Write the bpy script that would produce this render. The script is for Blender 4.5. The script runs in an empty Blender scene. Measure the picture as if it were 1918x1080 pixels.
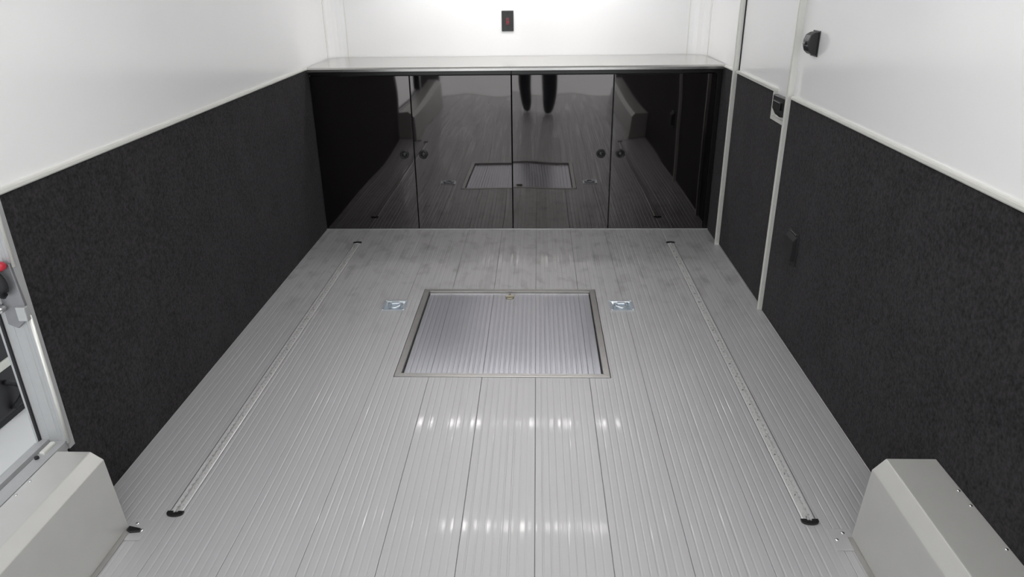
import bpy, bmesh, math, random
from mathutils import Vector, Matrix
random.seed(4)
scene = bpy.context.scene
COL = scene.collection

# ------------------------------------------------------------------ camera
F_PX, PITCH, YAW, ROLL, CAM_H = 1342.8, 0.4101, -0.0377, -0.0133, 1.4612
cs, sn = math.cos, math.sin
fw = Vector((sn(YAW)*cs(PITCH), cs(YAW)*cs(PITCH), -sn(PITCH)))
r0 = Vector((cs(YAW), -sn(YAW), 0)); u0 = r0.cross(fw)
rr = r0*cs(ROLL) + u0*sn(ROLL); uu = -r0*sn(ROLL) + u0*cs(ROLL)
cam_d = bpy.data.cameras.new('camera'); cam = bpy.data.objects.new('camera', cam_d); COL.objects.link(cam)
cam_d.sensor_fit = 'HORIZONTAL'; cam_d.sensor_width = 36.0; cam_d.lens = F_PX/1918*36.0
cam_d.clip_start = 0.02; cam_d.clip_end = 200
cam.matrix_world = Matrix(((rr.x, uu.x, -fw.x, 0), (rr.y, uu.y, -fw.y, 0), (rr.z, uu.z, -fw.z, CAM_H), (0, 0, 0, 1)))
scene.camera = cam

# ------------------------------------------------------------------ world, exposure
world = bpy.data.worlds.new('world'); scene.world = world; world.use_nodes = True
wb = world.node_tree.nodes['Background']
wb.inputs[0].default_value = (0.95, 0.98, 1.0, 1); wb.inputs[1].default_value = 2.7
scene.view_settings.view_transform = 'Standard'; scene.view_settings.look = 'None'
scene.view_settings.gamma = 1.0; scene.view_settings.use_curve_mapping = False
scene.view_settings.exposure = -0.11
LED_NOSE, LED_CEIL, LED_FILL = 32.0, 36.0, 64.0       # emission of the light bars' diffusers

# ------------------------------------------------------------------ main dimensions (metres)
XL, XR = -1.335, 1.065          # carpeted wall faces
YR, YC, YB = -1.5, 4.293, 4.87  # rear sill, cabinet front, front wall
ZC, ZCEIL = 0.990, 2.10         # counter top, ceiling
ZTL, ZTR = 0.990, 0.986         # top of the carpet left / right
GROUND = -0.53

# ------------------------------------------------------------------ materials
def new_mat(name):
    m = bpy.data.materials.new(name); m.use_nodes = True
    return m, m.node_tree.nodes, m.node_tree.links, m.node_tree.nodes['Principled BSDF']
def sc(v): return tuple(((c/255)/12.92 if c/255 <= .04045 else ((c/255+.055)/1.055)**2.4) for c in v) + (1,)
def simple(name, rgb, rough=.5, metal=0., var=.06, scale=40, bump=0., spec=None, ior=None, coat=0):
    m, N, L, b = new_mat(name)
    b.inputs['Roughness'].default_value = rough; b.inputs['Metallic'].default_value = metal
    if spec is not None: b.inputs['Specular IOR Level'].default_value = spec
    if ior: b.inputs['IOR'].default_value = ior
    if coat: b.inputs['Coat Weight'].default_value = coat; b.inputs['Coat Roughness'].default_value = .05
    tc = N.new('ShaderNodeTexCoord'); nz = N.new('ShaderNodeTexNoise'); nz.inputs['Scale'].default_value = scale
    nz.inputs['Detail'].default_value = 4
    L.new(tc.outputs['Object'], nz.inputs['Vector'])
    mx = N.new('ShaderNodeMix'); mx.data_type = 'RGBA'
    mx.inputs[6].default_value = tuple(c*(1-var) for c in rgb[:3])+(1,)
    mx.inputs[7].default_value = tuple(min(1, c*(1+var)) for c in rgb[:3])+(1,)
    L.new(nz.outputs['Fac'], mx.inputs[0]); L.new(mx.outputs[2], b.inputs['Base Color'])
    if bump:
        bp = N.new('ShaderNodeBump'); bp.inputs['Strength'].default_value = bump; bp.inputs['Distance'].default_value = .002
        L.new(nz.outputs['Fac'], bp.inputs['Height']); L.new(bp.outputs[0], b.inputs['Normal'])
    return m
def carpet_mat():
    m, N, L, b = new_mat('charcoal_carpet')
    b.inputs['Roughness'].default_value = 1.0; b.inputs['Specular IOR Level'].default_value = .08
    b.inputs['Sheen Weight'].default_value = .25; b.inputs['Sheen Roughness'].default_value = .5
    b.inputs['Sheen Tint'].default_value = (.25, .24, .26, 1)
    tc = N.new('ShaderNodeTexCoord')
    n1 = N.new('ShaderNodeTexNoise'); n1.inputs['Scale'].default_value = 105; n1.inputs['Detail'].default_value = 3
    n2 = N.new('ShaderNodeTexNoise'); n2.inputs['Scale'].default_value = 48; n2.inputs['Detail'].default_value = 3
    n3 = N.new('ShaderNodeTexNoise'); n3.inputs['Scale'].default_value = 7; n3.inputs['Detail'].default_value = 4
    for n in (n1, n2, n3): L.new(tc.outputs['Object'], n.inputs['Vector'])
    a = N.new('ShaderNodeMath'); a.operation = 'MULTIPLY_ADD'; a.inputs[1].default_value = .45
    L.new(n2.outputs['Fac'], a.inputs[0])
    k = N.new('ShaderNodeMath'); k.operation = 'MULTIPLY'; k.inputs[1].default_value = .55
    L.new(n1.outputs['Fac'], k.inputs[0]); L.new(k.outputs[0], a.inputs[2])
    a2 = N.new('ShaderNodeMath'); a2.operation = 'MULTIPLY_ADD'; a2.inputs[1].default_value = .24
    L.new(n3.outputs['Fac'], a2.inputs[0]); L.new(a.outputs[0], a2.inputs[2])
    cr = N.new('ShaderNodeValToRGB'); e = cr.color_ramp.elements
    e[0].position = .43; e[0].color = (.006, .0057, .0060, 1); e[1].position = .76; e[1].color = (.033, .0315, .033, 1)
    L.new(a2.outputs[0], cr.inputs[0]); L.new(cr.outputs[0], b.inputs['Base Color'])
    bp = N.new('ShaderNodeBump'); bp.inputs['Strength'].default_value = .6; bp.inputs['Distance'].default_value = .004
    L.new(a.outputs[0], bp.inputs['Height']); L.new(bp.outputs[0], b.inputs['Normal'])
    return m
def floor_mat():
    # mill-finish aluminium with rubbed scuff marks in front of the cabinets
    m, N, L, b = new_mat('aluminium_floor')
    b.inputs['Metallic'].default_value = .28
    geo = N.new('ShaderNodeNewGeometry'); sep = N.new('ShaderNodeSeparateXYZ'); L.new(geo.outputs['Position'], sep.inputs[0])
    mp = N.new('ShaderNodeMapping'); mp.inputs['Scale'].default_value = (60, 1.2, 60); L.new(geo.outputs['Position'], mp.inputs[0])
    st = N.new('ShaderNodeTexNoise'); st.inputs['Scale'].default_value = 1; st.inputs['Detail'].default_value = 4; L.new(mp.outputs[0], st.inputs['Vector'])
    mp2 = N.new('ShaderNodeMapping'); mp2.inputs['Scale'].default_value = (9, 5, 1); mp2.inputs['Rotation'].default_value = (0, 0, .5)
    L.new(geo.outputs['Position'], mp2.inputs[0])
    sf = N.new('ShaderNodeTexNoise'); sf.inputs['Scale'].default_value = 1.6; sf.inputs['Detail'].default_value = 3; sf.inputs['Distortion'].default_value = .3
    L.new(mp2.outputs[0], sf.inputs['Vector'])
    sr = N.new('ShaderNodeMapRange'); sr.inputs[1].default_value = .50; sr.inputs[2].default_value = .80; L.new(sf.outputs['Fac'], sr.inputs[0])
    # scuffs lie on the front half of the floor
    yr = N.new('ShaderNodeMapRange'); yr.inputs[1].default_value = 2.7; yr.inputs[2].default_value = 3.5; L.new(sep.outputs['Y'], yr.inputs[0])
    mu = N.new('ShaderNodeMath'); mu.operation = 'MULTIPLY'; L.new(sr.outputs[0], mu.inputs[0]); L.new(yr.outputs[0], mu.inputs[1])
    base = N.new('ShaderNodeMix'); base.data_type = 'RGBA'
    base.inputs[6].default_value = (.47, .47, .48, 1); base.inputs[7].default_value = (.535, .535, .545, 1)
    L.new(st.outputs['Fac'], base.inputs[0])
    mx = N.new('ShaderNodeMix'); mx.data_type = 'RGBA'; mx.inputs[7].default_value = (.26, .25, .25, 1)
    fac = N.new('ShaderNodeMath'); fac.operation = 'MULTIPLY'; fac.inputs[1].default_value = .8; L.new(mu.outputs[0], fac.inputs[0])
    L.new(fac.outputs[0], mx.inputs[0]); L.new(base.outputs[2], mx.inputs[6]); L.new(mx.outputs[2], b.inputs['Base Color'])
    ro = N.new('ShaderNodeMapRange'); ro.inputs[1].default_value = .38; ro.inputs[2].default_value = .62; ro.inputs[3].default_value = .40; ro.inputs[4].default_value = .48; L.new(st.outputs['Fac'], ro.inputs[0])
    L.new(ro.outputs[0], b.inputs['Roughness'])
    cw = N.new('ShaderNodeMapRange'); cw.inputs[1].default_value = .46; cw.inputs[2].default_value = .66; cw.inputs[3].default_value = .0; cw.inputs[4].default_value = .7
    L.new(st.outputs['Fac'], cw.inputs[0]); L.new(cw.outputs[0], b.inputs['Coat Weight']); b.inputs['Coat Roughness'].default_value = .07
    return m
def gloss_black():
    m, N, L, b = new_mat('black_gloss_laminate')
    b.inputs['Base Color'].default_value = (.004, .0035, .0038, 1); b.inputs['Roughness'].default_value = .03
    b.inputs['IOR'].default_value = 2.0; b.inputs['Specular Tint'].default_value = (1, .93, .92, 1)
    tc = N.new('ShaderNodeTexCoord'); nz = N.new('ShaderNodeTexNoise'); nz.inputs['Scale'].default_value = 3.2; nz.inputs['Detail'].default_value = 0
    L.new(tc.outputs['Object'], nz.inputs['Vector'])
    bp = N.new('ShaderNodeBump'); bp.inputs['Strength'].default_value = .35; bp.inputs['Distance'].default_value = .006
    L.new(nz.outputs['Fac'], bp.inputs['Height']); L.new(bp.outputs[0], b.inputs['Normal'])
    return m
def emit(name, col, s):
    m, N, L, b = new_mat(name)
    b.inputs['Base Color'].default_value = (.8, .8, .8, 1)
    b.inputs['Emission Color'].default_value = col; b.inputs['Emission Strength'].default_value = s
    return m
M = dict(
    white=simple('white_wall_panel', (.85, .855, .86), .14, var=.015, scale=3, spec=.5),
    ceil=simple('white_ceiling', (.78, .78, .78), .4, var=.01, scale=3),
    carpet=carpet_mat(), floor=floor_mat(), gloss=gloss_black(),
    sub=simple('dark_subfloor', (.05, .05, .05), .8),
    trim=simple('cream_aluminium_trim', (.74, .74, .70), .35, .3, .04),
    alu=simple('satin_aluminium', (.46, .47, .47), .34, .5, .05, 60),
    track=simple('track_aluminium', (.80, .80, .80), .22, .4, .08, 90),
    plate=simple('worn_latch_plate', (.24, .24, .25), .4, .5, .2, 30),
    jamb=simple('jamb_aluminium', (.42, .425, .43), .45, .3, .05, 60),
    steel=simple('brushed_stainless', (.66, .65, .63), .22, 1., .05, 30),
    lid=simple('hatch_lid_aluminium', (.57, .58, .63), .22, .6, .04, 12),
    frame=simple('hatch_frame_aluminium', (.40, .392, .38), .30, .6, .08, 30),
    box=simple('grey_painted_metal', (.56, .56, .54), .40, .35, .04, 14),
    zinc=simple('bright_zinc', (.72, .78, .84), .3, .7, .06, 50),
    black=simple('black_plastic', (.012, .012, .013), .38, 0, .1),
    cab=simple('black_cabinet_carcass', (.006, .006, .006), .25, 0, .1),
    rub=simple('black_rubber', (.010, .010, .012), .7, 0, .2, bump=.2),
    red=simple('red_plastic', (.45, .02, .04), .35),
    dred=simple('dark_red_lens', (.10, .012, .02), .25),
    brass=simple('dull_nickel', (.30, .28, .22), .3, .8),
    concrete=simple('pale_concrete', (.74, .74, .735), .8, 0, .06, 3, bump=.1),
    blocker=simple('grey_light_blocker', (.42, .42, .43), .8, 0, .05, 2),  # for the added, unseen light blockers outside the left opening
    case=simple('black_case_shell', (.010, .009, .012), .45, 0, .2, 20),
    pale=simple('pale_band_metal', (.62, .62, .56), .5, .2),
    screw=simple('screw_steel', (.75, .75, .75), .25, 1.),
    denim=simple('navy_trousers', (.010, .011, .020), .95, 0, .3, 60, bump=.3),
    jacket=simple('grey_jacket', (.05, .05, .055), .9, 0, .2, 50, bump=.3),
    skin=simple('skin', (.50, .30, .22), .5, 0, .05), hair=simple('brown_hair', (.03, .02, .014), .6, 0, .3, 90),
    shoe=simple('black_leather', (.010, .010, .010), .5),
    led_nose=emit('led_diffuser_bright', (1, .97, .97, 1), LED_NOSE),
    led_ceil=emit('led_diffuser', (1, .98, .95, 1), LED_CEIL),
    led_fill=emit('fill_light_diffuser', (1, .98, .96, 1), LED_FILL),  # for the added fill bars over the middle and rear
)

# ------------------------------------------------------------------ helpers
def link(o, parent=None):
    COL.objects.link(o)
    if parent is not None: o.parent = parent
    return o
def obj(name, bm, mat, parent=None, loc=(0, 0, 0), smooth=False, bevel=0, seg=2):
    if bevel:
        bmesh.ops.bevel(bm, geom=[e for e in bm.edges], offset=bevel, segments=seg, affect='EDGES', profile=.5, clamp_overlap=True)
    me = bpy.data.meshes.new(name); bm.to_mesh(me); bm.free()
    for mm in (mat if isinstance(mat, (list, tuple)) else [mat]): me.materials.append(M[mm])
    if smooth:
        for p in me.polygons: p.use_smooth = True
    o = bpy.data.objects.new(name, me); o.location = loc
    return link(o, parent)
def box(x0, x1, y0, y1, z0, z1, bm=None):
    bm = bm or bmesh.new()
    v = [bm.verts.new(p) for p in ((x0,y0,z0),(x1,y0,z0),(x1,y1,z0),(x0,y1,z0),(x0,y0,z1),(x1,y0,z1),(x1,y1,z1),(x0,y1,z1))]
    for f in ((3,2,1,0),(4,5,6,7),(0,1,5,4),(1,2,6,5),(2,3,7,6),(3,0,4,7)): bm.faces.new([v[i] for i in f])
    return bm
def prism(poly, a0, a1, axis='Y', bm=None):
    """closed polygon extruded along an axis; poly is (x,z) for Y, (y,z) for X, (x,y) for Z"""
    bm = bm or bmesh.new()
    def P(p, t): return {'Y': (p[0], t, p[1]), 'X': (t, p[0], p[1]), 'Z': (p[0], p[1], t)}[axis]
    A = [bm.verts.new(P(p, a0)) for p in poly]; B = [bm.verts.new(P(p, a1)) for p in poly]
    n = len(poly)
    bm.faces.new(A); bm.faces.new(B[::-1])
    for i in range(n): bm.faces.new([A[i], B[i], B[(i+1) % n], A[(i+1) % n]])
    bmesh.ops.recalc_face_normals(bm, faces=bm.faces[:])
    return bm
def lathe(prof, n=24, axis='Z', bm=None, c=(0, 0, 0)):
    """profile (radius, height) revolved; axis 'Y-' points its height towards -Y"""
    bm = bm or bmesh.new(); c = Vector(c); rings = []
    for r, h in prof:
        ring = []
        for k in range(n):
            a = 2*math.pi*k/n; x, y = r*cs(a), r*sn(a)
            p = {'Z': (x, y, h), 'Y-': (x, -h, y), 'X-': (-h, x, y), 'X+': (h, x, y)}[axis]
            ring.append(bm.verts.new(c+Vector(p)))
        rings.append(ring)
    for i in range(len(rings)-1):
        for k in range(n): bm.faces.new([rings[i][k], rings[i][(k+1) % n], rings[i+1][(k+1) % n], rings[i+1][k]])
    bm.faces.new(rings[0][::-1]); bm.faces.new(rings[-1])
    bmesh.ops.recalc_face_normals(bm, faces=bm.faces[:])
    return bm
def tube(pts, r, n=10, bm=None):
    bm = bm or bmesh.new(); pts = [Vector(p) for p in pts]; rings = []
    for i, p in enumerate(pts):
        t = (pts[min(i+1, len(pts)-1)]-pts[max(i-1, 0)]).normalized()
        up = Vector((0, 0, 1)) if abs(t.z) < .9 else Vector((1, 0, 0))
        a = t.cross(up).normalized(); b = t.cross(a)
        rings.append([bm.verts.new(p+(a*cs(2*math.pi*k/n)+b*sn(2*math.pi*k/n))*r) for k in range(n)])
    for i in range(len(rings)-1):
        for k in range(n): bm.faces.new([rings[i][k], rings[i][(k+1) % n], rings[i+1][(k+1) % n], rings[i+1][k]])
    bm.faces.new(rings[0][::-1]); bm.faces.new(rings[-1])
    bmesh.ops.recalc_face_normals(bm, faces=bm.faces[:])
    return bm
def struct(o): o['kind'] = 'structure'; return o
def tag(o, label, cat, group=None):
    o['label'] = label; o['category'] = cat
    if group: o['group'] = group
    return o
def thing(name, loc, label, cat, group=None):
    e = bpy.data.objects.new(name, None); e.location = loc; e.empty_display_size = .05; COL.objects.link(e)
    return tag(e, label, cat, group)
def copy_tree(o, parent=None):
    c = o.copy(); COL.objects.link(c); c.parent = parent
    for ch in list(o.children): copy_tree(ch, c)
    return c

# ------------------------------------------------------------------ floor: subfloor + extruded planks, cut out round hatch, rings and tracks
floor = struct(obj('floor', box(XL-.08, XR+.08, YR, YB+.08, -.09, -.022), 'sub'))
HX0, HX1, HY0, HY1 = -.571, .292, 2.474, 3.345
TRX = (-1.080, .793); TY0, TY1 = 1.672, 4.035
RINGS = ((-.690, 3.148), (.408, 3.152)); RS = .058
CUTS = [(HX0-.003, HX1+.003, HY0-.003, HY1+.003)] + [(x-.0215, x+.0215, TY0, TY1) for x in TRX] + [(x-RS+.006, x+RS-.006, y-RS+.006, y+RS-.006) for x, y in RINGS]
PW, SEAM0 = .2132, -.644
def plank_profile(w):
    pts = [(.0006, -.006), (.0006, -.0007), (.0023, 0)]
    nr = 9; pitch = w/nr; rg = random.Random(11)
    for k in range(1, nr):
        x = k*pitch+rg.uniform(-.0012, .0012); g = rg.uniform(.0012, .0024); dp = rg.uniform(.0003, .0007)
        pts += [(x-g-.0016, 0), (x-g+.0005, -dp), (x+g-.0005, -dp), (x+g+.0016, 0)]
    pts += [(w-.0023, 0), (w-.0006, -.0007), (w-.0006, -.006)]
    return pts
def plank_mesh(x0, x1, xs0, yA, yB, cuts, prof):
    """prof in local x from xs0; clipped to [x0,x1]; quads removed where a cut-out lies"""
    P = [(xs0+x, z) for x, z in prof]
    marks = sorted({x0, x1} | {c for q in cuts for c in q[:2]})
    out = []
    for (xa, za), (xb, zb) in zip(P, P[1:]):
        seg = [(xa, za)]
        for mk in marks:
            if xa < mk < xb: seg.append((mk, za+(zb-za)*(mk-xa)/(xb-xa)))
        seg.append((xb, zb)); out += list(zip(seg, seg[1:]))
    vs, fs = [], []
    def quad(*p):
        i = len(vs); vs.extend([(a-xs0, b, c) for a, b, c in p]); fs.append((i, i+1, i+2, i+3))
    for (xa, za), (xb, zb) in out:
        xm = (xa+xb)/2
        if xm < x0 or xm > x1: continue
        iv = [(yA, yB)]
        for q in cuts:
            if q[0] <= xm <= q[1]:
                nv = []
                for a, b in iv:
                    if q[2] > a: nv.append((a, min(b, q[2])))
                    if q[3] < b: nv.append((max(a, q[3]), b))
                iv = [t for t in nv if t[1]-t[0] > 1e-4]
        for a, b in iv:
            quad((xa, a, za), (xb, a, zb), (xb, b, zb), (xa, b, za))
            if abs(xb-xa) > 1e-5:
                quad((xa, a, -.02), (xb, a, -.02), (xb, a, zb), (xa, a, za))
                quad((xb, b, -.02), (xa, b, -.02), (xa, b, za), (xb, b, zb))
    for q in cuts:      # the raw edges along the sides of a cut-out
        for xq in q[:2]:
            if x0 < xq < x1: quad((xq, q[2], -.02), (xq, q[3], -.02), (xq, q[3], -.0016), (xq, q[2], -.0016))
    me = bpy.data.meshes.new('plank'); me.from_pydata(vs, [], fs); me.materials.append(M['floor'])
    return me
shared = None; prof = plank_profile(PW)
k = -4
while SEAM0+k*PW < XR+.01:
    xa = SEAM0+k*PW; xb = xa+PW; k += 1
    if xb < XL-.01: continue
    x0, x1 = max(xa, XL-.012), min(xb, XR+.012)
    cuts = [q for q in CUTS if q[0] < x1 and q[1] > x0]
    full = (x0 == xa and x1 == xb and not cuts)
    if full:
        if shared is None: shared = plank_mesh(xa, xb, xa, YR, YC+.012, [], prof)
        me = shared
    else: me = plank_mesh(x0, x1, xa, YR, YC+.012, cuts, prof)
    o = bpy.data.objects.new('plank', me); o.location = (xa, 0, 0); link(o, floor)

# ------------------------------------------------------------------ walls, ceiling, outside ground
T = .08
DJ0, DJ1, DZ0, DZ1 = .10, 1.655, .262, 1.72     # side opening in the left wall
wl = bmesh.new()
WLX = XL-.008
box(WLX-T, WLX, DJ1, 4.77, -.022, ZCEIL, wl); box(WLX-T, WLX, YR, DJ0, -.022, ZCEIL, wl)
box(WLX-T, WLX, DJ0, DJ1, DZ1, ZCEIL, wl); box(WLX-T, WLX, DJ0, DJ1, -.022, DZ0-.02, wl)
wall_left = struct(obj('wall_left', wl, 'white'))
obj('carpet_panel', box(WLX, XL, DJ1+.002, YC+.02, 0, ZTL-.006), 'carpet', wall_left)
obj('carpet_panel', box(WLX, XL, YR, DJ0-.05, 0, ZTL-.006), 'carpet', wall_left)
WRX = XR+.008
D0, D1 = 3.118, 4.000                           # right side door
wr = bmesh.new()
box(WRX, WRX+T, YR, D0, -.022, ZCEIL, wr); box(WRX, WRX+T, D1, 4.77, -.022, ZCEIL, wr); box(WRX, WRX+T, D0, D1, 1.95, ZCEIL, wr)
wall_right = struct(obj('wall_right', wr, 'white'))
obj('carpet_panel', box(XR, WRX, YR, D0-.004, 0, ZTR-.006), 'carpet', wall_right)
obj('carpet_panel', box(XR, WRX, D1+.014, YC+.02, 0, ZTR-.006), 'carpet', wall_right)
# front wall with coved corners
def cove(x_wall, sgn):
    pts = []
    for i in range(7):
        a = math.pi/2*i/6
        pts.append((x_wall+sgn*.11*(1-cs(a)), 4.77+.10*sn(a)))
    return pts
lc = cove(WLX, 1); rc = cove(WRX, -1)
poly = lc + rc[::-1] + [(WRX+T, 4.77), (WRX+T, YB+T), (WLX-T, YB+T), (WLX-T, 4.77)]
wall_front = struct(obj('wall_front', prism(poly, 0, ZCEIL, 'Z'), 'white'))
for i, (x, s) in enumerate(((WLX, 1), (WRX, -1))):   # thin joint strips where the corner pieces meet the walls
    obj('joint_strip', box(min(x, x+s*.003), max(x, x+s*.003), 4.762, 4.772, ZC, ZCEIL-.02), 'trim', wall_front)
    xx = x+s*.112
    obj('joint_strip', box(xx-.003, xx+.003, YB-.003, YB+.002, ZC, ZCEIL-.02), 'trim', wall_front)
ceiling = struct(obj('ceiling', box(WLX-T, WRX+T, YR, YB+T, ZCEIL, ZCEIL+.06), 'ceil'))
obj('soffit', box(WLX, WRX, 4.50, YB, 1.70, ZCEIL), 'ceil', ceiling, bevel=.01)
struct(obj('ground', box(-14, 14, -16, 14, GROUND-.05, GROUND), 'concrete'))
struct(obj('wall_light_blocker', box(-4.4, -4.2, -3.5, 10, GROUND, 5.5), 'blocker'))  # added out of view to cut the light entering the left opening
struct(obj('ceiling_light_blocker', box(-4.4, -1.8, -3.5, 10, 5.5, 5.6), 'blocker'))  # added unseen cover, keeps sky light off the left wheel box
struct(obj('trim_1', box(WLX, WRX, YR-.06, YR, -.05, .004), 'trim', bevel=.004))        # rear sill

# carpet capping strips (slightly rounded J profile)
def cap(name, x, sgn, y0, y1, z):
    p = [(x+sgn*.012, z-.010), (x-sgn*.005, z-.010), (x-sgn*.0075, z-.006), (x-sgn*.0065, z+.001), (x-sgn*.002, z+.004), (x+sgn*.012, z+.0045)]
    return struct(obj(name, prism(p, y0, y1, 'Y'), 'trim'))
cap('trim_2', XL, -1, DJ1+.02, YC-.02, ZTL)
cap('trim_3', XR, 1, YR, D0-.02, ZTR)
cap('trim_4', XR, 1, D1+.02, YC-.02, ZTR)
cap('trim_5', XL, -1, YR, DJ0-.05, ZTL)
# upright door-edge trims on the right wall
def upright(name, y, p, w):
    s = [(WRX+.004, y-w), (XR-p+.004, y-w), (XR-p, y-w+.004), (XR-p, y), (XR-p+.003, y+.002), (WRX+.004, y+.002)]
    return struct(obj(name, prism(s, .001, 1.96, 'Z'), 'trim'))
upright('trim_6', D0+.004, .020, .012)
upright('trim_7', D1+.018, .020, .012)
struct(obj('trim_8', box(XL, XR, YC-.006, YC+.002, .0005, .006), 'alu', bevel=.001))        # strip along the cabinet foot

# ------------------------------------------------------------------ right side door (closed): white leaf, carpeted lower half, latch in a notch
door = struct(obj('door_2', box(WRX+.003, WRX+.045, D0+.006, D1-.005, .008, 1.945), 'white', bevel=.002))
NY0, NY1, NZ = D0+.012, 3.325, .868
cp = [(D0+.006, .01), (D1-.006, .01), (D1-.006, ZTR-.008), (NY1+.008, ZTR-.008), (NY1+.008, NZ-.008), (D0+.006, NZ-.008)]
obj('carpet_panel', prism(cp, XR+.001, WRX+.003, 'X'), 'carpet', door)
def ledge(name, poly, t0, t1): return obj(name, prism(poly, t0, t1, 'X'), 'trim', door)
ledge('edge_trim', [(NY1, ZTR-.009), (D1-.004, ZTR-.009), (D1-.004, ZTR+.003), (NY1, ZTR+.003)], XR-.007, WRX+.004)
ledge('edge_trim', [(NY1, NZ+.0035), (NY1+.014, NZ+.0035), (NY1+.014, ZTR-.0095), (NY1, ZTR-.0095)], XR-.005, WRX+.004)
ledge('edge_trim', [(D0+.008, NZ-.012), (NY1+.014, NZ-.012), (NY1+.014, NZ+.003), (D0+.008, NZ+.003)], XR-.005, WRX+.004)
lk = obj('latch_box', prism([(3.135, .892), (3.20, .884), (3.262, .888), (3.312, .908), (3.314, .968), (3.135, .972)], XR-.012, WRX+.004, 'X'), 'cab', door, bevel=.004)
lk['label'] = 'black latch box in white notch'
obj('paddle', box(XR-.020, XR-.011, 3.19, 3.28, .915, .948), 'cab', lk, bevel=.003)
obj('seal', box(WRX-.001, WRX+.004, D1-.0045, D1+.004, .01, 1.945), 'rub', door)

# ------------------------------------------------------------------ left side opening: aluminium jamb and sill
door1 = struct(obj('door_1', prism([(XL+.004, DJ1-.002), (XL+.004, DJ1+.022), (WLX-T, DJ1+.022), (WLX-T, DJ1-.002), (XL-.068, DJ1-.002), (XL-.066, DJ1-.0006), (XL-.047, DJ1-.0006), (XL-.045, DJ1-.002), (XL-.020, DJ1-.002), (XL-.018, DJ1-.0006), (XL-.010, DJ1-.0006), (XL-.008, DJ1-.002)], DZ0-.02, DZ1, 'Z'), 'jamb'))
obj('edge_bead', tube([(XL+.005, DJ1-.001, DZ0), (XL+.005, DJ1-.001, .662)], .005), 'trim', door1, smooth=True)
obj('edge_bead', tube([(XL+.005, DJ1-.001, .80), (XL+.005, DJ1-.001, DZ1)], .005), 'trim', door1, smooth=True)
obj('seal', box(XL-.078, XL-.070, DJ1-.008, DJ1+.002, DZ0, DZ1), 'rub', door1, bevel=.002)
obj('jamb', box(WLX-T, XL+.004, DJ0-.05, DJ0, -.0, DZ1), 'alu', door1, bevel=.003)
obj('head_rail', box(WLX-T, XL+.004, DJ0, DJ1, DZ1, DZ1+.03), 'alu', door1, bevel=.003)
sill = prism([(XL-.001, DZ0-.02), (XL-.001, DZ0+.005), (XL-.022, DZ0+.006), (XL-.040, DZ0+.006), (XL-.042, DZ0-.004), (XL-.050, DZ0-.004), (XL-.052, DZ0+.010), (XL-.072, DZ0+.010), (XL-.074, DZ0), (XL-.095, DZ0-.004), (XL-.095, DZ0-.03)], DJ0, DJ1, 'Y')
obj('sill_rail', sill, 'jamb', door1)
obj('sill_stop', box(XL-.036, XL-.022, 1.588, 1.640, DZ0+.005, DZ0+.013), 'trim', door1, bevel=.002)
obj('sill_stop', lathe([(.006, 0), (.006, .006), (.004, .008)], 12), 'rub', door1, loc=(XL-.031, 1.570, DZ0+.006))
# latch on the jamb: keeper plate, spring bolt, black pull loop with red tip
lt = thing('door_latch', (XL-.022, DJ1-.004, .64), 'silver slam latch with black pull loop on the side opening jamb', 'latch')
obj('keeper_plate', prism([(-.030, 0), (-.006, -.012), (.022, .012), (.030, .055), (.022, .17), (-.012, .17), (-.030, .10)], -.006, .004, 'Y'), 'plate', lt, bevel=.002)
obj('strike_block', box(.006, .032, -.014, .002, .012, .052), 'alu', lt, bevel=.003)
obj('bolt', lathe([(.0105, 0), (.0105, .022), (.008, .028), (.003, .030)], 18, 'Y-'), 'screw', lt, loc=(-.026, -.004, .050), smooth=True)
obj('spring_arm', tube([(-.026, -.020, .052), (-.034, -.020, .078), (-.040, -.018, .10)], .006), 'screw', lt, smooth=True)
obj('pull_loop', tube([(-.030+.034*cs(a), -.022, .118+.038*sn(a)) for a in [math.pi*2*i/20*.8-.9 for i in range(21)]], .010, 12), 'rub', lt, smooth=True)
obj('lever_tip', lathe([(.004, 0), (.011, .004), (.012, .016), (.008, .022)], 16, 'Y-'), 'red', lt, loc=(.008, -.006, .168), smooth=True)

# ------------------------------------------------------------------ black trunk standing on the ground beyond the opening
tr = thing('equipment_trunk', (-2.60, 3.0, GROUND), 'black equipment trunk with pale band standing outside the left side opening', 'trunk')
obj('shell', box(-.75, 0, -.9, .75, .018, .88), 'case', tr, bevel=.035, seg=3)
obj('band', box(-.01, .012, -.86, .71, .268, .308), 'pale', tr, bevel=.003)
obj('foot', box(-.72, -.01, -.8, .66, 0, .03), 'rub', tr, bevel=.006)
obj('handle', tube([(.010+.03*sn(math.pi*i/12), -.06+.06*sn(math.pi*i/12), .06+.15*i/12) for i in range(13)], .013), 'rub', tr, smooth=True)

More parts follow.
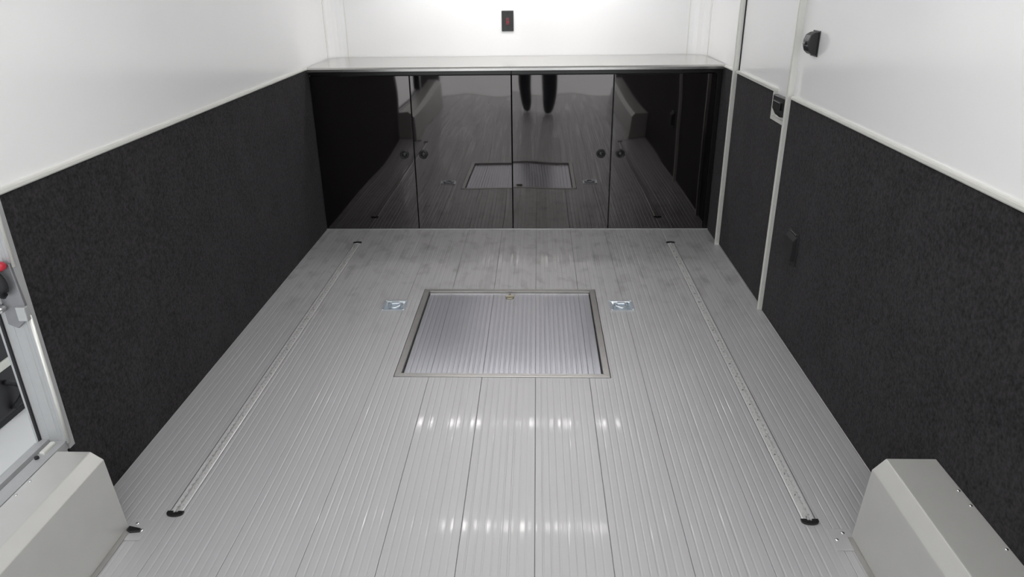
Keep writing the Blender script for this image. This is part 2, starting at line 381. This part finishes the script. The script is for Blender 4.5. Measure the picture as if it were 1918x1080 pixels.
# ------------------------------------------------------------------ base cabinets and counter
def base_cabinet(x0, x1, gap, label, filler=None):
    xm = (x0+x1)/2
    t = thing('base_cabinet', (xm, YC, 0), label, 'cabinet', 'black gloss base cabinets under the counter')
    obj('body', box(x0-xm+.002, x1-xm-.002, .022, .47, .002, .962), 'cab', t)
    obj('top_rail', box(x0-xm+.001, x1-xm-.001, .003, .022, .944, .962), 'cab', t, bevel=.001)
    lo, hi = x0, x1
    if filler == 'right':
        hi = x1-.030; obj('filler_strip', box(hi-xm+.002, x1-xm-.001, .004, .022, .004, .943), 'cab', t, bevel=.001)
    for a, b, kx in ((lo, gap, gap-.060), (gap, hi, gap+.056)):
        c = (a+b)/2
        d = obj('door', box(a-c+.0025, b-c-.0025, 0, .018, .005, .940), 'gloss', t, loc=(c-xm, 0, 0), bevel=.0018)
        kn = obj('knob', lathe([(.027, 0), (.027, .006), (.024, .009), (.019, .009), (.018, .005), (.014, .005), (.0135, .014), (.011, .017), (.004, .018)], 28, 'Y-'), 'black', d, loc=(kx-c, 0, .479), smooth=True)
        obj('key_slot', box(-.0015, .0015, -.0188, -.017, -.006, .006), 'cab', kn)
    return t
base_cabinet(XL+.001, -.150, -.744, 'black gloss two-door base cabinet against the left carpeted wall')
base_cabinet(-.150, XR-.001, .444, 'black gloss two-door base cabinet beside the right side door', 'right')
ct = prism([(4.258, .966), (4.258, .986), (4.262, ZC), (4.77, ZC), (4.865, ZC), (4.865, ZC-.022), (4.285, ZC-.022), (4.285, .966)], 0, 1, 'X'); ct.free()
cpoly = [(XL+.0005, 4.258), (XR-.0005, 4.258), (XR-.0005, 4.765)] + [(x-.0075 if x > 0 else x, y-.004) for x, y in rc] + [(x+.0085, y-.004) for x, y in lc[::-1]] + [(XL+.0005, 4.765)]
cbm = prism(cpoly, ZC-.024, ZC, 'Z')
counter = obj('countertop', cbm, 'steel')
tag(counter, 'brushed stainless steel countertop running above the black base cabinets', 'countertop')
obj('front_edge', prism([(4.2575, .966), (4.254, .969), (4.2535, .982), (4.257, .9905), (4.262, .9915), (4.262, .966)], XL+.001, XR-.001, 'X'), 'steel', counter, smooth=False)

# ------------------------------------------------------------------ wall fittings
sw = thing('wall_switch', (-.189, YB, 1.140), 'black switch plate with dark red rocker on the white front wall', 'switch')
obj('plate', box(-.038, .038, -.008, 0, 0, .124), 'black', sw, bevel=.003)
obj('rocker', box(-.012, .012, -.013, -.007, .038, .082), 'dred', sw, bevel=.002)
obj('indicator', lathe([(.005, 0), (.0045, .0015), (.002, .0025)], 14, 'Y-'), 'red', sw, loc=(0, -.012, .055), smooth=True)
for z in (.016, .108): obj('screw', lathe([(.0035, 0), (.003, .0012)], 10, 'Y-'), 'cab', sw, loc=(0, -.008, z))
# round-backed black switch housing high on the right wall
hs = thing('switch_housing', (WRX, 2.945, 1.168), 'black rounded switch housing high on the right white wall', 'switch')
hp = [(0, 0), (-.020, .004), (-.034, .016), (-.040, .034), (-.040, .056), (-.034, .074), (-.018, .084), (0, .086)]
obj('housing', prism(hp, -.030, .030, 'Y'), 'black', hs, bevel=.003)
obj('toggle', prism([(-.036, .036), (-.048, .040), (-.046, .048), (-.036, .054)], -.010, .010, 'Y'), 'black', hs, bevel=.001)
obj('base_plate', box(-.004, 0, -.036, .036, -.004, .090), 'black', hs, bevel=.001)
# covered outlet low in the right-hand carpet
ol = thing('outlet_box', (XR, 2.842, .350), 'black covered outlet box low on the right carpeted wall', 'outlet')
obj('bezel', prism([(-.060, 0), (.055, 0), (.060, .006), (.060, .128), (.052, .136), (-.052, .136), (-.060, .128)], -.006, 0, 'X'), 'rub', ol, bevel=.002)
cvr = obj('cover', prism([(0, .016), (-.024, .022), (-.022, .105), (-.006, .124), (0, .124)], -.048, .048, 'Y'), 'rub', ol, bevel=.003)
obj('hinge', tube([(-.006, -.040, .127), (-.006, .040, .127)], .004), 'black', cvr)

# ------------------------------------------------------------------ floor hatch
hx, hy = (HX0+HX1)/2, (HY0+HY1)/2
ht = thing('floor_hatch', (hx, hy, 0), 'square ribbed aluminium hatch with raised frame in the middle of floor', 'hatch')
hw, hd = (HX1-HX0)/2, (HY1-HY0)/2; FWID = .026
def bar(name, a, b):     # mitred angle bar from corner a to b, inner side towards the centre
    ax, ay = a; bx_, by_ = b
    def inn(x, y): return (x-math.copysign(FWID, x), y-math.copysign(FWID, y))
    ia, ib = inn(ax, ay), inn(bx_, by_)
    bm = bmesh.new()
    V = [[bm.verts.new((*p, z)) for p in (a, b, ib, ia)] for z in (-.018, .0025)]
    bm.faces.new(V[0][::-1]); bm.faces.new(V[1])
    for i in range(4): bm.faces.new([V[0][i], V[0][(i+1) % 4], V[1][(i+1) % 4], V[1][i]])
    bmesh.ops.recalc_face_normals(bm, faces=bm.faces[:])
    return obj(name, bm, 'frame', ht, bevel=.0012, seg=1)
C4 = [(-hw, -hd), (hw, -hd), (hw, hd), (-hw, hd)]
for i in range(4): bar('frame_bar', C4[i], C4[(i+1) % 4])
li = .031                                             # lid inset: leaves a shadow gap all round
lx0, lx1, ly0, ly1 = -hw+li, hw-li, -hd+li, hd-li
lid = obj('lid', box(lx0, lx1, ly0, ly1, -.016, -.0085), 'lid', ht, loc=(0, 0, -.005))
sm = [lx0] + [s-hx for s in (-.4308, -.2176, -.0044, .2088)] + [lx1]
for a, b in zip(sm, sm[1:]):
    n = max(1, round((b-a)/.0213)); pw = (b-a)/n
    pts = [(a+.0006, -.008), (a+.0006, -.0042), (a+.002, -.0036)]
    for q in range(1, n):
        x = a+q*pw; pts += [(x-.0042, -.0036), (x-.0022, -.0044), (x+.0022, -.0044), (x+.0042, -.0036)]
    pts += [(b-.002, -.0036), (b-.0006, -.0042), (b-.0006, -.008)]
    obj('lid_plank', prism(pts, ly0+.004, ly1-.004, 'Y'), 'lid', lid)
# rolled near edge and hinge side bright edges of the lid
for y0, y1 in ((ly0-.001, ly0+.005), (ly1-.005, ly1+.001)):
    obj('lid_edge', box(lx0, lx1, y0, y1, -.014, -.002), 'frame', lid, bevel=.001)
la = obj('latch', lathe([(.020, 0), (.020, .003), (.014, .005)], 22), 'brass', lid, loc=(-.134-hx, 3.262-hy, -.0036), smooth=False)
obj('thumb_turn', box(-.022, .022, -.006, .006, .004, .014), 'brass', la, bevel=.002)
obj('tongue', box(-.006, .006, .010, .034, .002, .007), 'brass', la, bevel=.001)

# ------------------------------------------------------------------ recessed lashing rings beside the hatch
def lashing_ring(x, y, label):
    t = thing('lashing_ring', (x, y, 0), label, 'tie-down ring', 'recessed lashing rings beside the hatch')
    bm = bmesh.new()    # square flange with a sloped dish pressed into it
    def sq(s, z, rad=0): return [bm.verts.new((s*a, s*b, z)) for a, b in ((-1, -1), (1, -1), (1, 1), (-1, 1))]
    R = [sq(RS, .0005), sq(RS, .003), sq(RS-.012, .003), sq(RS-.016, -.002), sq(RS-.026, -.016)]
    for A, B in zip(R, R[1:]):
        for i in range(4): bm.faces.new([A[i], A[(i+1) % 4], B[(i+1) % 4], B[i]])
    bm.faces.new(R[-1])
    bmesh.ops.recalc_face_normals(bm, faces=bm.faces[:])
    obj('pan', bm, 'zinc', t)
    pts = [(-.026, .018, .002)] + [(.028*cs(a), -.004+.030*sn(a), .004) for a in [math.pi+math.pi*i/12 for i in range(13)]] + [(.026, .018, .002)]
    obj('ring', tube(pts, .0058, 10), 'zinc', t, smooth=True)
    obj('hinge_bar', tube([(-.036, .020, .001), (.036, .020, .001)], .0065, 10), 'zinc', t, smooth=True)
    obj('saddle', box(-.020, .020, .010, .032, -.010, .009), 'zinc', t, bevel=.004)
    for sx in (-1, 1):
        for sy in (-1, 1): obj('screw', lathe([(.0048, 0), (.0042, .0016), (.002, .0024)], 10), 'screw', t, loc=(sx*(RS-.008), sy*(RS-.008), .003))
    return t
lashing_ring(*RINGS[0], 'bright zinc lashing ring in a square pan left of hatch')
lashing_ring(*RINGS[1], 'bright zinc lashing ring in a square pan right of hatch')

# ------------------------------------------------------------------ cargo tracks
def cargo_track(x, label):
    L_ = TY1-TY0; pitch = .0254; n = int((L_-.01)/pitch)
    t = thing('cargo_track', (x, TY0, 0), label, 'cargo track', 'cargo tracks let into the floor')
    bm = bmesh.new()
    for s in (-1, 1):
        inner = []
        y = (L_-n*pitch)/2
        inner.append((.0052, 0.))
        for q in range(n):
            yc = y+(q+.5)*pitch; R_ = .0098; a0 = math.asin(.0052/R_)
            for i in range(7):
                a = -math.pi/2+a0*0 + 0
                th = a0+(math.pi-2*a0)*i/6
                inner.append((R_*sn(th), yc-R_*cs(th)))
        inner.append((.0052, L_))
        top_i = [bm.verts.new((s*a, b, .0012)) for a, b in inner]
        top_o = [bm.verts.new((s*.0150, b, .0012)) for a, b in inner]
        out = [bm.verts.new((s*.0185, b, -.002)) for a, b in inner]
        low = [bm.verts.new((s*a, b, -.004)) for a, b in inner]
        for i in range(len(inner)-1):
            bm.faces.new([top_i[i], top_o[i], top_o[i+1], top_i[i+1]])
            bm.faces.new([top_o[i], out[i], out[i+1], top_o[i+1]])
            bm.faces.new([low[i], top_i[i], top_i[i+1], low[i+1]])
    bmesh.ops.recalc_face_normals(bm, faces=bm.faces[:])
    obj('rail', bm, 'track', t)
    obj('channel_base', prism([(-.0188, -.0005), (-.0170, -.0005), (-.0150, -.0118), (.0150, -.0118), (.0170, -.0005), (.0188, -.0005), (.0188, -.018), (-.0188, -.018)], 0, L_, 'Y'), 'track', t)
    q = 0
    for q in range(0, n, 4):
        obj('screw', lathe([(.0060, 0), (.0045, .0022), (.0015, .003)], 8), 'screw', t, loc=(0, (L_-n*pitch)/2+(q+.5)*pitch, -.0118))
    for yy, sg in ((0, -1), (L_, 1)):
        cp_ = [(-.025, 0), (-.025, sg*.008)] + [(-.025*cs(math.pi*i/10), sg*(.008+.014*sn(math.pi*i/10))) for i in range(1, 10)] + [(.025, sg*.008), (.025, 0), (.0075, 0), (.0055, sg*.008), (-.0055, sg*.008), (-.0075, 0)]
        e = obj('end_cap', prism(cp_, .0003, .006, 'Z'), 'black', t, loc=(0, yy, 0))
        obj('screw', lathe([(.0040, 0), (.0034, .0012)], 8), 'screw', e, loc=(0, sg*.004, .002))
    return t
cargo_track(TRX[0], 'slotted aluminium cargo track in the floor near the left wall')
cargo_track(TRX[1], 'slotted aluminium cargo track in the floor near the right wall')

# ------------------------------------------------------------------ wheel boxes
def wheel_box(xw, xb, xs, xt, zs, zt, y0, y1, label):
    s = 1 if xb > xw else -1
    t = thing('wheel_box', ((xw+xb)/2, y1, 0), label, 'wheel box', 'grey wheel boxes along the walls')
    cx = (xw+xb)/2
    p = [(xw-cx, .004), (xb-cx, .004), (xs-cx, zs), (xt-cx, zt), (xw-cx, zt)]
    obj('shell', prism(p, y0-y1, 0, 'Y'), 'box', t, bevel=.0025)
    obj('floor_flange', box(*sorted((xb-cx-s*.004, xb-cx+s*.014)), y0-y1, -.005, .0008, .0045), 'frame', t, bevel=.001)
    tb = obj('corner_tab', box(*sorted((xb-cx-s*.006, xb-cx+s*.060)), -.055, .030, .0008, .0028), 'floor', t, bevel=.001)
    for dx, dy in ((.020, .012), (.046, -.016)):
        obj('rivet', lathe([(.0065, 0), (.0055, .002), (.002, .0034)], 12), 'screw', tb, loc=(xb-cx+s*dx, dy, .0026), smooth=True)
    for yy in (-.13, -.185, -.33, -.52):
        obj('rivet', lathe([(.0045, 0), (.004, .0016), (.0015, .0026)], 10), 'screw', t, loc=(xw-cx+s*.010, yy, zt), smooth=True)
    return t, cx, s
wb1, cx1, s1 = wheel_box(XL+.001, -1.190, -1.206, -1.238, .241, .267, -.60, 1.606, 'grey wheel box below the open side doorway on the left')
obj('corner_clip', prism([(0, 0), (.040, -.010), (.042, -.022), (.014, -.026), (0, -.018)], .0025, .009, 'Z'), 'black', wb1, loc=(-1.186-cx1, -.002, 0), bevel=.002)
wheel_box(XR-.001, .888, .902, .933, .233, .270, -.60, 1.606, 'grey wheel box against the right carpeted wall')

# ------------------------------------------------------------------ light bars
def light_bar(x0, x1, y, z, mat, label, w=.05):
    xm = (x0+x1)/2; hl = (x1-x0)/2
    t = thing('light_bar', (xm, y, z), label, 'light')
    obj('housing', box(-hl-.012, hl+.012, -w/2-.006, w/2+.006, .012, .030), 'alu', t, bevel=.003)
    obj('diffuser', box(-hl, hl, -w/2, w/2, 0, .012), mat, t, bevel=.003)
    return t
nose = light_bar(-.95, .65, 4.62, 1.665, 'led_nose', 'long bright light bar under the soffit above the counter', .035)
light_bar(-.70, .50, 3.95, 2.070, 'led_ceil', 'ceiling light bar nearest the counter', .045)
light_bar(-.75, .48, 1.50, 2.070, 'led_fill', 'added fill light bar over the middle of floor', .07)  # added out of view as fill light
light_bar(-.75, .48, -.60, 2.070, 'led_fill', 'added fill light bar nearest the rear opening', .07)  # second added fill light, behind the camera

obj('added_light_shield', box(-.83, .83, .018, .026, -.004, .030), 'alu', nose, bevel=.001)  # added, unseen: keeps the nose bar's light off the front wall

# ------------------------------------------------------------------ photographer, seen only as legs mirrored in the cabinet doors
def skin_mesh(name, V, E, mats, parent=None, root=0, sub=2):
    me = bpy.data.meshes.new(name); me.from_pydata([v[:3] for v in V], E, []); me.update()
    o = bpy.data.objects.new(name, me); link(o, parent)
    sk = o.modifiers.new('skin', 'SKIN'); sk.use_smooth_shade = True
    for i, v in enumerate(V):
        d = me.skin_vertices[0].data[i]; d.radius = v[3] if isinstance(v[3], tuple) else (v[3], v[3]); d.use_root = (i == root)
    ss = o.modifiers.new('sub', 'SUBSURF'); ss.levels = sub; ss.render_levels = sub
    dg = bpy.context.evaluated_depsgraph_get(); ev = o.evaluated_get(dg)
    nm = bpy.data.meshes.new_from_object(ev); o.modifiers.clear(); o.data = nm
    nm.materials.clear()
    for m_ in mats: nm.materials.append(M[m_])
    for p in nm.polygons: p.use_smooth = True
    return o
V, E = [], []
def add(x, y, z, r, prev=None):
    V.append((x, y, z, r)); i = len(V)-1
    if prev is not None: E.append((prev, i))
    return i
py = -.24
pel = add(0, py, .93, .145); bel = add(0, py-.01, 1.08, .135, pel); ch = add(0, py-.02, 1.27, (.165, .125), bel)
sh = add(0, py-.02, 1.41, (.12, .09), ch); nk = add(0, py-.01, 1.50, .052, sh); hd0 = add(0, py+.01, 1.56, .068, nk); hd1 = add(0, py+.015, 1.64, .088, hd0); hd2 = add(0, py+.01, 1.71, .066, hd1)
nose = add(0, py+.118, 1.615, .013, hd1)
for sx, fy in ((-1, -.14), (1, .12)):
    fx = sx*.135
    hip = add(sx*.095, py+.005, .84, .095, pel); kn_ = add(fx*.95, (py+fy-.16)/2+.03, .48, .088, hip); an = add(fx, fy-.16, .13, .082, kn_)
    heel = add(fx, fy-.195, .050, .046, an); ball = add(fx, fy-.075, .048, .050, an); toe = add(fx, fy-.03, .042, .042, ball)
    s_ = add(sx*.19, py-.015, 1.385, .062, sh); el = add(sx*.27, py+.02, 1.15, .046, s_); wr_ = add(sx*.135, py+.155, 1.34, .029, el)
    pm = add(sx*.100, py+.180, 1.40, (.030, .020), wr_)
body = skin_mesh('person', V, E, ['denim', 'jacket', 'skin', 'shoe'])
for p in body.data.polygons:
    c = p.center
    if c.z < .085: p.material_index = 3
    elif c.z < .94: p.material_index = 0
    elif c.z < 1.47 and c.y < py+.14: p.material_index = 1
    else: p.material_index = 2
tag(body, 'person in dark trousers and black shoes mirrored in the gloss cabinet doors', 'person')
for sx in (-1, 1):       # five fingers each, curled towards each other as if holding a small camera
    for q in range(5):
        if q < 4:
            b0 = Vector((sx*.088, py+.205-.004*q, 1.425-.018*q)); Vf = [(b0.x+sx*.012, b0.y-.02, b0.z, .009), (b0.x-sx*.012, b0.y+.018, b0.z+.002, .0085), (b0.x-sx*.034, b0.y+.018, b0.z, .0078), (b0.x-sx*(.048-.004*abs(q-1)), b0.y+.004, b0.z-.002, .0068)]
        else:
            Vf = [(sx*.100, py+.17, 1.385, .011), (sx*.078, py+.155, 1.372, .010), (sx*.055, py+.160, 1.370, .009)]
        skin_mesh('finger', Vf, [(i, i+1) for i in range(len(Vf)-1)], ['skin'], body, sub=1)
    lo_ = obj('ear', lathe([(.004, 0), (.016, .004), (.018, .010), (.010, .014)], 12, 'X+' if sx > 0 else 'X-'), 'skin', body, loc=(sx*.078, py+.005, 1.63), smooth=True)
    obj('eye', lathe([(.003, 0), (.010, .003), (.009, .007), (.003, .009)], 12, 'Z'), 'black', body, loc=(sx*.032, py+.088, 1.640), smooth=True)
hb = bmesh.new(); bmesh.ops.create_uvsphere(hb, u_segments=24, v_segments=14, radius=1)
bmesh.ops.delete(hb, geom=[v for v in hb.verts if v.co.z < -.25 or (v.co.y > .55 and v.co.z < .45)], context='VERTS')
for v in hb.verts: v.co = Vector((v.co.x*.098, v.co.y*.108, v.co.z*.11))
obj('hair', hb, 'hair', body, loc=(0, py+.005, 1.680), smooth=True)
obj('mouth', box(-.022, .022, -.004, .004, -.004, .004), 'dred', body, loc=(0, py+.092, 1.575), bevel=.003)
